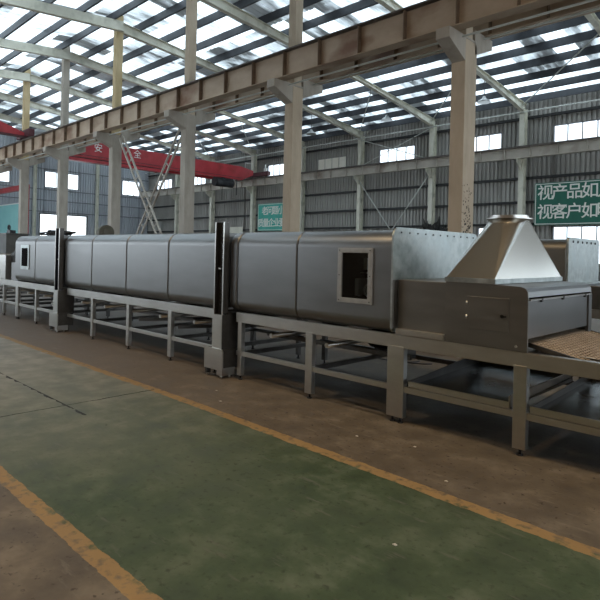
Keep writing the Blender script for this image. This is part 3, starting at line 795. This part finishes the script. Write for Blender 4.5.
# chain posts (stations between the sections)
def chain_post(x0, x1, label, slot='black_steel', yd=.10):
    yf = 4.375
    e = empty('chain_post', ((x0 + x1) / 2, yf + .1, 0), label, 'post', 'slotted posts between the tunnel sections')
    B(x0, x0 + .018, yf, yf + .006, .80, 1.985).build('channel_lip', 'steel_frame', e)
    B(x0, x0 + .012, yf + .006, yf + yd - .012, .80, 1.985).build('channel_side', slot, e)  # inner face blackened, the slot's shade put into the colour
    B(x1 - .02, x1, yf, yf + .006, .80, 1.985).build('channel_lip', 'steel_frame', e)
    B(x1 - .012, x1 - .001, yf + .006, yf + yd - .012, .82, 1.985).build('channel_side', 'steel_dark', e)  # darker steel paints in the shade on the right-hand side
    B(x0 + .012, x1 - .012, yf + .055, yf + .07, .80, 1.985).build('channel_back', slot, e)
    cn = MB()
    for k in range(20):
        z = .93 + k * .052; cn.tube([(x0 + .09, yf + .035, z), (x0 + .12, yf + .035, z + .02)], .008, 6)
    cn.build('chain', 'black_steel', e)
    B(x0 + .04, x0 + .09, yf + .03, yf + .05, 1.38, 1.40).build('chain_clip', 'steel_frame', e)
    B(x0, x1, yf - .01, yf, .36, .80).build('lower_casing', 'steel_frame', e)
    B(x0 + .003, x1 - .001, yf, yf + .10, .36, .80).build('side_casing', 'steel_dark', e)  # casing sides and base box darkened too, shade in the colour
    B(x0 + .01, x1 - .002, yf + .10, 4.69, .36, .82).build('side_casing', 'steel_dark', e, bevel=.003)
    bb = MB().prism([(x0 - .135, .10), (x0 - .135, .34), (x0 - .105, .37), (x1 + .03, .37), (x1 + .055, .34), (x1 + .055, .10)], 'y', yf - .03, yf - .012)
    bs = bb.build('base_plate', 'steel_frame', e)
    B(x0 - .12, x1 + .04, yf - .01, 4.66, .12, .36).build('base_box', 'steel_dark', bs)
    B(x0 - .12, x0 - .08, yf - .02, yf + .04, .03, .13).build('base_foot', 'steel_dark', bs)
    B(x1 - .06, x1 + .05, yf - .025, yf + .18, .035, .13).build('base_foot', 'steel_frame', bs)
    for xx, yy, t in ((x0 - .10, yf + .01, .04), (x1, yf, .04), (x1 + .02, yf + .12, .04)):
        MB().tube([(xx, yy, 0), (xx, yy, t)], .016, 8).build('bolt', 'steel_frame', bs)
    return e
chain_post(-5.81, -5.62, 'slotted steel chain post with black slot in the middle of the picture')
chain_post(-10.87, -10.68, 'slotted steel chain post with blue-black slot at the left', slot='blue_black')

# low box between tunnel and hood
e = empty('transition_box', (-2.8, 5.3, .85), 'low shade-toned steel box between the end plate and the flared hood', 'box')
B(-3.08, -2.552, 4.53, 6.13, .905, 1.375).build('casing', 'shaded_steel', e, bevel=.004)
B(-3.07, -2.552, 4.485, 4.56, .85, .905).build('sill_strip', 'steel_frame', e, bevel=.003)

# hood box
hb = empty('hood_box', (-2.2, 5.3, .85), 'shade-toned steel outfeed box with small access door under the flared duct', 'hood')
side = [(-2.548, .846), (-2.548, 1.392), (-1.872, 1.375), (-1.832, 1.362), (-1.812, 1.335), (-1.807, 1.29), (-1.807, .846)]
MB().prism(side, 'y', 4.495, 4.515).build('side_panel', 'shaded_steel', hb)
MB().prism([(p[0], p[1]) for p in side], 'y', 6.05, 6.07).build('side_panel', 'shaded_steel', hb)
tp = MB()
for a, b_ in zip(side[1:], side[2:-1]): tp.add([(a[0], 4.515, a[1]), (b_[0], 4.515, b_[1]), (b_[0], 6.05, b_[1]), (a[0], 6.05, a[1])], [(0, 1, 2, 3)])
tp.build('top_skin', 'steel', hb)
B(-1.827, -1.812, 4.515, 6.05, .955, 1.27).build('end_panel', 'steel', hb)
B(-1.817, -1.795, 4.52, 6.045, 1.262, 1.275).build('end_lip', 'steel_frame', hb)
for yy in (4.75, 5.25, 5.85): B(-1.812, -1.792, yy, yy + .03, 1.245, 1.275).build('clip', 'steel_dark', hb)
B(-1.827, -1.797, 5.97, 6.06, .86, 1.27).build('end_stile', 'steel', hb)
B(-2.53, -2.50, 4.52, 6.04, .86, 1.37).build('back_panel', 'seam', hb)
dr = MB().box(-2.335, -1.96, 4.488, 4.495, .99, 1.27).build('access_door', 'shaded_steel', hb, bevel=.002)
for zz in (1.09, 1.21): MB().tube([(-2.335, 4.484, zz - .018), (-2.335, 4.484, zz + .018)], .007, 8).build('hinge', 'steel_frame', dr)
MB().tube([(-2.015, 4.480, 1.12), (-2.015, 4.489, 1.12)], .016, 12).box(-2.03, -1.98, 4.480, 4.487, 1.112, 1.128).build('lock', 'black_steel', dr)
MB().tube([(-1.897, 4.486, .885), (-1.897, 4.496, .885)], .011, 10).build('bolt', 'steel_frame', hb)

# flared duct : rectangle to round
fd = empty('exhaust_hood', (-2.31, 5.32, 1.40), 'flared shiny rectangle-to-round metal duct hood standing on the outfeed box', 'duct hood')
X0, X1, Y0, Y1, ZB, ZT, R = -2.54, -2.09, 4.49, 6.03, 1.425, 1.985, .175
cx, cy = -2.335, 5.31
NQ = 24; mb = MB()
corners = [(X1, Y1), (X0, Y1), (X0, Y0), (X1, Y0)]
ringp = []
for q in range(4):
    for k in range(NQ + 1):
        a = math.radians(90 * q + 90 * k / NQ); ringp.append((q, (cx + R * math.cos(a), cy + R * math.sin(a), ZT)))
for q in range(4):
    c = (*corners[q], ZB); pts = [p for qq, p in ringp if qq == q]
    for a, b_ in zip(pts, pts[1:]):
        # strips down the cone so that shading varies smoothly
        mb.add([a, b_, c], [(0, 1, 2)])
    nx = (*corners[(q + 1) % 4], ZB)
    mb.add([pts[-1], nx, c], [(0, 1, 2)])
mb.build('flared_skin', 'hopper_steel', fd)
MB().box(X0 - .012, X1 + .012, Y0 - .012, Y0 + .0, 1.385, 1.427).box(X0 - .012, X1 + .012, Y1, Y1 + .012, 1.385, 1.427) \
    .box(X0 - .012, X0, Y0, Y1, 1.385, 1.427).box(X1, X1 + .012, Y0, Y1, 1.385, 1.427).build('base_flange', 'galvanized', fd)
fg = MB()
for (r0, r1, z0, z1) in ((R - .01, R + .04, ZT, ZT + .008), (R - .01, R + .002, ZT + .008, ZT + .035)):
    n = 64; vs = []
    for k in range(n):
        a = 2 * PI * k / n
        for r, z in ((r0, z0), (r1, z0), (r1, z1), (r0, z1)): vs.append((cx + r * math.cos(a), cy + r * math.sin(a), z))
    fs = []
    for k in range(n):
        k2 = (k + 1) % n
        for j in range(4): fs.append((k * 4 + j, k2 * 4 + j, k2 * 4 + (j + 1) % 4, k * 4 + (j + 1) % 4))
    fg.add(vs, fs)
fg.build('ring_flange', 'steel_frame', fd)

# belt
bt = empty('conveyor_belt', (-1, 5.3, .8), 'brown wire mesh conveyor belt sloping out of the outfeed box', 'conveyor belt')
def zb(x): return .895 if x < -1.84 else .895 - (x + 1.84) * .20
rods = MB(); x = -2.45; k = 0
while x < 2.2:
    z = max(zb(x), .62); rods.tube([(x, 4.63, z), (x, 6.05, z)], .0085, 6); x += .034
rods.build('cross_rods', 'belt_wire', bt)
sp = MB()
for yy in [4.63 + 1.42 * j / 26 for j in range(27)]:
    sp.tube([(-2.45, yy, zb(-2.45) + .009), (-1.84, yy, .904), (-.48, yy, zb(-.48) + .009), (2.2, yy, .629)], .0035, 5)
sp.build('belt_spirals', 'belt_wire', bt)
for yy in (4.615, 6.055):
    ed = MB()
    for a, b_ in (((-2.45, yy, .895), (-1.84, yy, .895)), ((-1.84, yy, .895), (-.46, yy, .62)), ((-.46, yy, .62), (2.2, yy, .62))): ed.bar(a, b_, .014, .035)
    ed.build('edge_chain', 'steel_dark', bt)
MB().box(-.6, 2.2, 4.66, 6.0, .56, .565).build('belt_support', 'steel_dark', bt)
tag(MB().add([(-1.45, 4.60, .858), (-1.28, 4.60, .852), (-1.25, 4.75, .80), (-1.40, 4.78, .83), (-1.45, 4.60, .861), (-1.28, 4.60, .855), (-1.25, 4.75, .803), (-1.40, 4.78, .833)],
    [(0, 1, 2, 3), (4, 5, 6, 7), (0, 1, 5, 4), (1, 2, 6, 5), (2, 3, 7, 6), (3, 0, 4, 7)]).build('cloth_scrap', 'litter'), 'small white cloth scrap on the near belt edge', 'cloth')

# drip trays
def tray(x0, x1, label, h=.17):
    e = empty('drip_tray', ((x0 + x1) / 2, 5.3, .36), label, 'tray', 'drip trays under the outfeed')
    y0, y1 = 4.52, 6.02
    MB().add([(x0, y0, .372), (x1, y0, .372), (x1, y1, .372 + .05), (x0, y1, .372 + .05), (x0, y0, .366), (x1, y0, .366), (x1, y1, .41), (x0, y1, .41)],
             [(0, 1, 2, 3), (4, 5, 6, 7), (0, 1, 5, 4), (1, 2, 6, 5), (2, 3, 7, 6), (3, 0, 4, 7)]).build('tray_floor', 'tray_steel', e)
    MB().box(x0, x1, y0 - .006, y0 + .01, .362, .415).build('front_rim', 'steel_frame', e)
    MB().add([(x0, y0, .37), (x0, y1, .37), (x0, y1, .37 + h), (x0, y0, .415), (x0 + .01, y0, .37), (x0 + .01, y1, .37), (x0 + .01, y1, .37 + h), (x0 + .01, y0, .415)],
             [(0, 1, 2, 3), (4, 5, 6, 7), (0, 1, 5, 4), (1, 2, 6, 5), (2, 3, 7, 6), (3, 0, 4, 7)]).build('side_rim', 'steel_dark', e)
    MB().box(x0, x1, y1 - .01, y1, .37, .37 + h).build('back_rim', 'steel_dark', e)
    MB().box(x1 - .01, x1, y0, y1, .37, .40 + h * .4).build('side_rim', 'steel_frame', e)
tray(-2.93, -1.95, 'dark shiny drip tray between the wide leg and the right leg')
tray(-1.78, .2, 'dark shiny drip tray right of the right leg, below the belt', h=.12)

# motors and things under the frame
def motor(x, y, z, label, m='cabinet_grey', s=1.):
    e = empty('drive_motor', (x, y, z), label, 'motor', 'drive motors under the line')
    MB().tube([(x - .19 * s, y, z + .17 * s), (x + .12 * s, y, z + .17 * s)], .10 * s, 20).build('motor_body', m, e)
    fn = MB()
    for k in range(9): fn.tube([(x - .17 * s + k * .03 * s, y, z + .17 * s), (x - .162 * s + k * .03 * s, y, z + .17 * s)], .112 * s, 20)
    fn.build('cooling_fins', m, e)
    MB().box(x + .12 * s, x + .34 * s, y - .12 * s, y + .12 * s, z + .03 * s, z + .31 * s).tube([(x + .23 * s, y - .2 * s, z + .17 * s), (x + .23 * s, y + .2 * s, z + .17 * s)], .03 * s, 10).build('gearbox', 'steel_dark', e, bevel=.01)
    MB().box(x - .2 * s, x + .34 * s, y - .11 * s, y + .11 * s, z, z + .03 * s).box(x - .12 * s, x + .08 * s, y - .05 * s, y + .05 * s, z + .03 * s, z + .08 * s).build('mount_plate', 'black_steel', e)
    return e
motor(-4.15, 5.85, .352, 'dark drive motor on the far rail behind the second leg of the right frame', 'black_steel', 1.1)
motor(-7.75, 5.75, .352, 'grey geared motor under the middle tunnel, right of its second leg', 'cabinet_grey', .8)
for x in (-11.95, -11.7, -11.45):
    z = .43
    w = MB(); ring(w, (x, 4.80, z), .055, 'y', .014); w.tube([(x, 4.77, z), (x, 4.84, z)], .025, 10); wo = w.build('guide_wheel', 'steel_frame', fr_l)
    B(x - .015, x + .015, 4.84, 4.86, z - .08, .72).build('hanger', 'steel_dark', wo)
# coiled hose on the floor behind the frame
pts = []
for k in range(60):
    a = k / 60 * 4 * PI; pts.append((-5.15 + .32 * math.cos(a) + .01 * k, 7.2 + .22 * math.sin(a), .012 + .0006 * k))
tag(MB().tube(pts, .011, 6).build('floor_hose', 'hose'), 'thin dark hose coiled on the brown floor behind the machine', 'hose')

# inlet box at the far left
e = empty('infeed_box', (-14.1, 5.3, .85), 'small steel infeed box with sloped top at the left end of the line', 'box')
MB().prism([(-14.75, .85), (-14.75, 1.30), (-14.45, 1.42), (-14.0, 1.42), (-14.0, .85)], 'y', 4.5, 6.1).build('casing', 'steel_frame', e, bevel=.005)
MB().prism([(-14.0, .85), (-14.0, 1.44), (-13.75, 1.52), (-13.75, .85)], 'y', 4.62, 6.1).build('joint_casing', 'black_steel', e)
MB().prism([(-14.6, 1.425), (-13.9, 1.62), (-13.34, 1.70), (-13.34, 1.52), (-14.0, 1.45)], 'y', 4.8, 6.0).build('sloped_cover', 'cabinet_grey', e)
B(-13.75, -13.34, 4.55, 6.1, .85, 1.25).build('lower_casing', 'steel', e)
w = MB(); ring(w, (-15.05, 4.47, 1.12), .22, 'y', .03, 32); w.build('drive_wheel', 'black_steel', e)
w = MB().tube([(-15.05, 4.43, 1.12), (-15.05, 4.56, 1.12)], .05, 14)
for k in range(5):
    a = k * 2 * PI / 5; w.bar((-15.05, 4.47, 1.12), (-15.05 + .21 * math.cos(a), 4.47, 1.12 + .21 * math.sin(a)), .03, .03)
w.box(-15.09, -15.01, 4.55, 4.6, .845, 1.12)
w.build('spokes', 'steel_frame', e)

# ------------------------------------------------------------------ second line behind
e = empty('drying_tunnel', (-11, 10, 0), 'tunnel of the second line behind, its bright galvanized end plate right of the flared hood', 'drying tunnel', 'tunnel sections of the second line')
shell(-24, -3.12, [-21.5, -19, -16.5, -14, -11.5, -9, -6.5], e, z0=.86, z1=1.94, y0=9.22, y1=10.75, m='shaded_steel')
ep = MB().prism(shell_poly(9.22, 10.75, 1.22, 1.965, rt=.06, rb=.03), 'x', -3.12, -3.09).build('end_plate', 'galvanized', e)
MB().box(-3.09, -2.95, 9.2, 10.77, 1.22, 1.245).build('end_ledge', 'galvanized', ep)
for k in range(6): MB().tube([(-3.09, 9.42 + k * .22, 1.90), (-3.08, 9.42 + k * .22, 1.90)], .02, 8).build('rivet', 'black_steel', ep)
e2 = empty('hood_box', (-1.5, 10, 0), 'dark steel box of the second line at the right picture edge', 'hood')
B(-3.08, .5, 9.25, 10.7, .86, 1.215).build('casing', 'steel_dark', e2, bevel=.01)
B(-2.4, -.9, 9.235, 9.25, .92, 1.15).build('access_door', 'steel_dark', e2, bevel=.004)
e3 = empty('machine_frame', (-11, 10, 0), 'frame of the second line standing behind the first', 'frame')
for yy in (9.22, 10.66): B(-24, 1.0, yy, yy + .06, .72, .855).build('top_rail', 'steel_frame', e3)
for k in range(14):
    x = -23.6 + k * 1.85
    for yy in (9.22, 10.66): B(x - .04, x + .04, yy, yy + .06, 0, .72).build('leg', 'steel_dark', e3)

# things seen above the tunnels
e = empty('blower_fan', (-19.3, 9.0, 1.94), 'olive round blower standing behind the middle tunnel left of the laced braces', 'fan')
MB().tube([(-19.45, 9.6, 2.22), (-19.15, 9.55, 2.22)], .27, 26).build('blower_casing', 'olive_steel', e)
MB().box(-19.6, -19.0, 9.35, 9.85, 1.94, 1.99).tube([(-19.15, 9.55, 2.22), (-19.1, 9.54, 2.22)], .13, 18).build('blower_inlet', 'olive_steel', e)
w = MB()
pts = [(-12.75 + .34 * math.cos(a), 9.8, 1.95 + .42 * math.sin(a)) for a in [PI * k / 18 for k in range(19)]]
w.tube(pts, .02, 8)
tag(w.build('pipe_hoop', 'olive_steel'), 'thin dark hoop of pipe standing up behind the middle tunnel', 'hoop')
e = empty('control_cabinet', (-22.2, 7.8, 0), 'dark grey control cabinet on a brown crate at the far left', 'cabinet')
bx, by = -22.8, 7.3
B(bx - 1.0, bx + .1, by, by + .8, 1.35, 2.10).build('cabinet_body', 'cabinet_grey', e, bevel=.01)
B(bx - 1.05, bx + .15, by - .03, by + .83, 2.10, 2.14).build('cabinet_lid', 'steel_dark', e)
w = MB(); ring(w, (bx - .55, by + .3, 2.36), .10, 'y', .03, 20); w.box(bx - .5, bx - .1, by + .2, by + .4, 2.14, 2.26); w.tube([(bx - .55, by + .3, 2.14), (bx - .55, by + .3, 2.28)], .03, 8)
w.build('lifting_hook', 'black_steel', e)
tag(MB().box(-24.1, -22.2, 7.1, 8.4, 0, 1.35).build('brown_crate', 'crate_brown', None, .02), 'brown crate under the dark control cabinet at the far left', 'crate')
# black rag around foot of far column, and debris
cx_ = FX[iB]
w = MB(); rnd = random.Random(9)
for k in range(30):
    a = Vector((cx_ + rnd.uniform(-.2, 1.3), Yc - .42 + rnd.uniform(-.1, .05), 2.6 + rnd.uniform(0, 1.0))); b_ = a + Vector((rnd.uniform(-.3, .5), rnd.uniform(-.1, .1), rnd.uniform(.1, .9)))
    w.tube([a, (a + b_) / 2 + Vector((rnd.uniform(-.1, .1), 0, rnd.uniform(-.1, .1))), b_], [.16, .12, .03], 6)
w.box(cx_ - .3, cx_ + 1.6, Yc - .75, Yc - .32, 0, 3.3)
tag(w.build('scrap_heap', 'soot'), 'black ragged heap at the foot of the far wall column left of the nearest column', 'scrap')

# litter on the floor
rnd = random.Random(11)
for (x, y) in ((-3.05, 3.9), (-2.55, 4.05), (-4.75, 3.7), (-5.15, 3.95), (-2.0, 3.6), (-1.75, 2.6)):
    s = rnd.uniform(.008, .016)
    tag(MB().prism([(x - s, y - s * .6), (x + s * .8, y - s * .7), (x + s, y + s * .5), (x - s * .5, y + s * .8)], 'z', 0, .004).build('paper_chip', 'litter'),
        'tiny pale chip lying on the floor in front of the machine', 'litter', 'pale chips on the floor')

# ------------------------------------------------------------------ light and camera
w = bpy.data.worlds.new('world'); scene.world = w; w.use_nodes = True
bgn = w.node_tree.nodes['Background']; bgn.inputs[0].default_value = (.82, .92, 1.0, 1); bgn.inputs[1].default_value = 1.45

cam = bpy.data.cameras.new('camera'); co = bpy.data.objects.new('camera', cam); COL.objects.link(co)
F = 556.0; cam.sensor_fit = 'HORIZONTAL'; cam.sensor_width = 36; cam.lens = 36 * F / 600
cam.shift_y = -(300 - 254) / 600.0
A = math.radians(44.3); TH = math.atan(.0234)
fwd = Vector((-math.sin(A), math.cos(A), 0)); right = Vector((math.cos(A), math.sin(A), 0)); up = Vector((0, 0, 1))
# picture up leans: world vertical appears rotated clockwise by TH
cr = right * math.cos(TH) + up * math.sin(TH)
cu_ = up * math.cos(TH) - right * math.sin(TH)
mt = Matrix((cr, cu_, -fwd)).transposed().to_4x4(); mt.translation = (0, 0, 1.6)
co.matrix_world = mt
cam.clip_end = 300; cam.clip_start = .05
scene.camera = co
scene.view_settings.view_transform = 'Standard'; scene.view_settings.look = 'None'
scene.view_settings.exposure = 1.05; scene.view_settings.gamma = 1
scene.view_settings.use_curve_mapping = False
scene.cycles.use_denoising = True
scene.cycles.max_bounces = 8; scene.cycles.diffuse_bounces = 4; scene.cycles.glossy_bounces = 4; scene.cycles.transparent_max_bounces = 12
scene.cycles.sample_clamp_indirect = 6
scene.cycles.caustics_reflective = False; scene.cycles.caustics_refractive = False
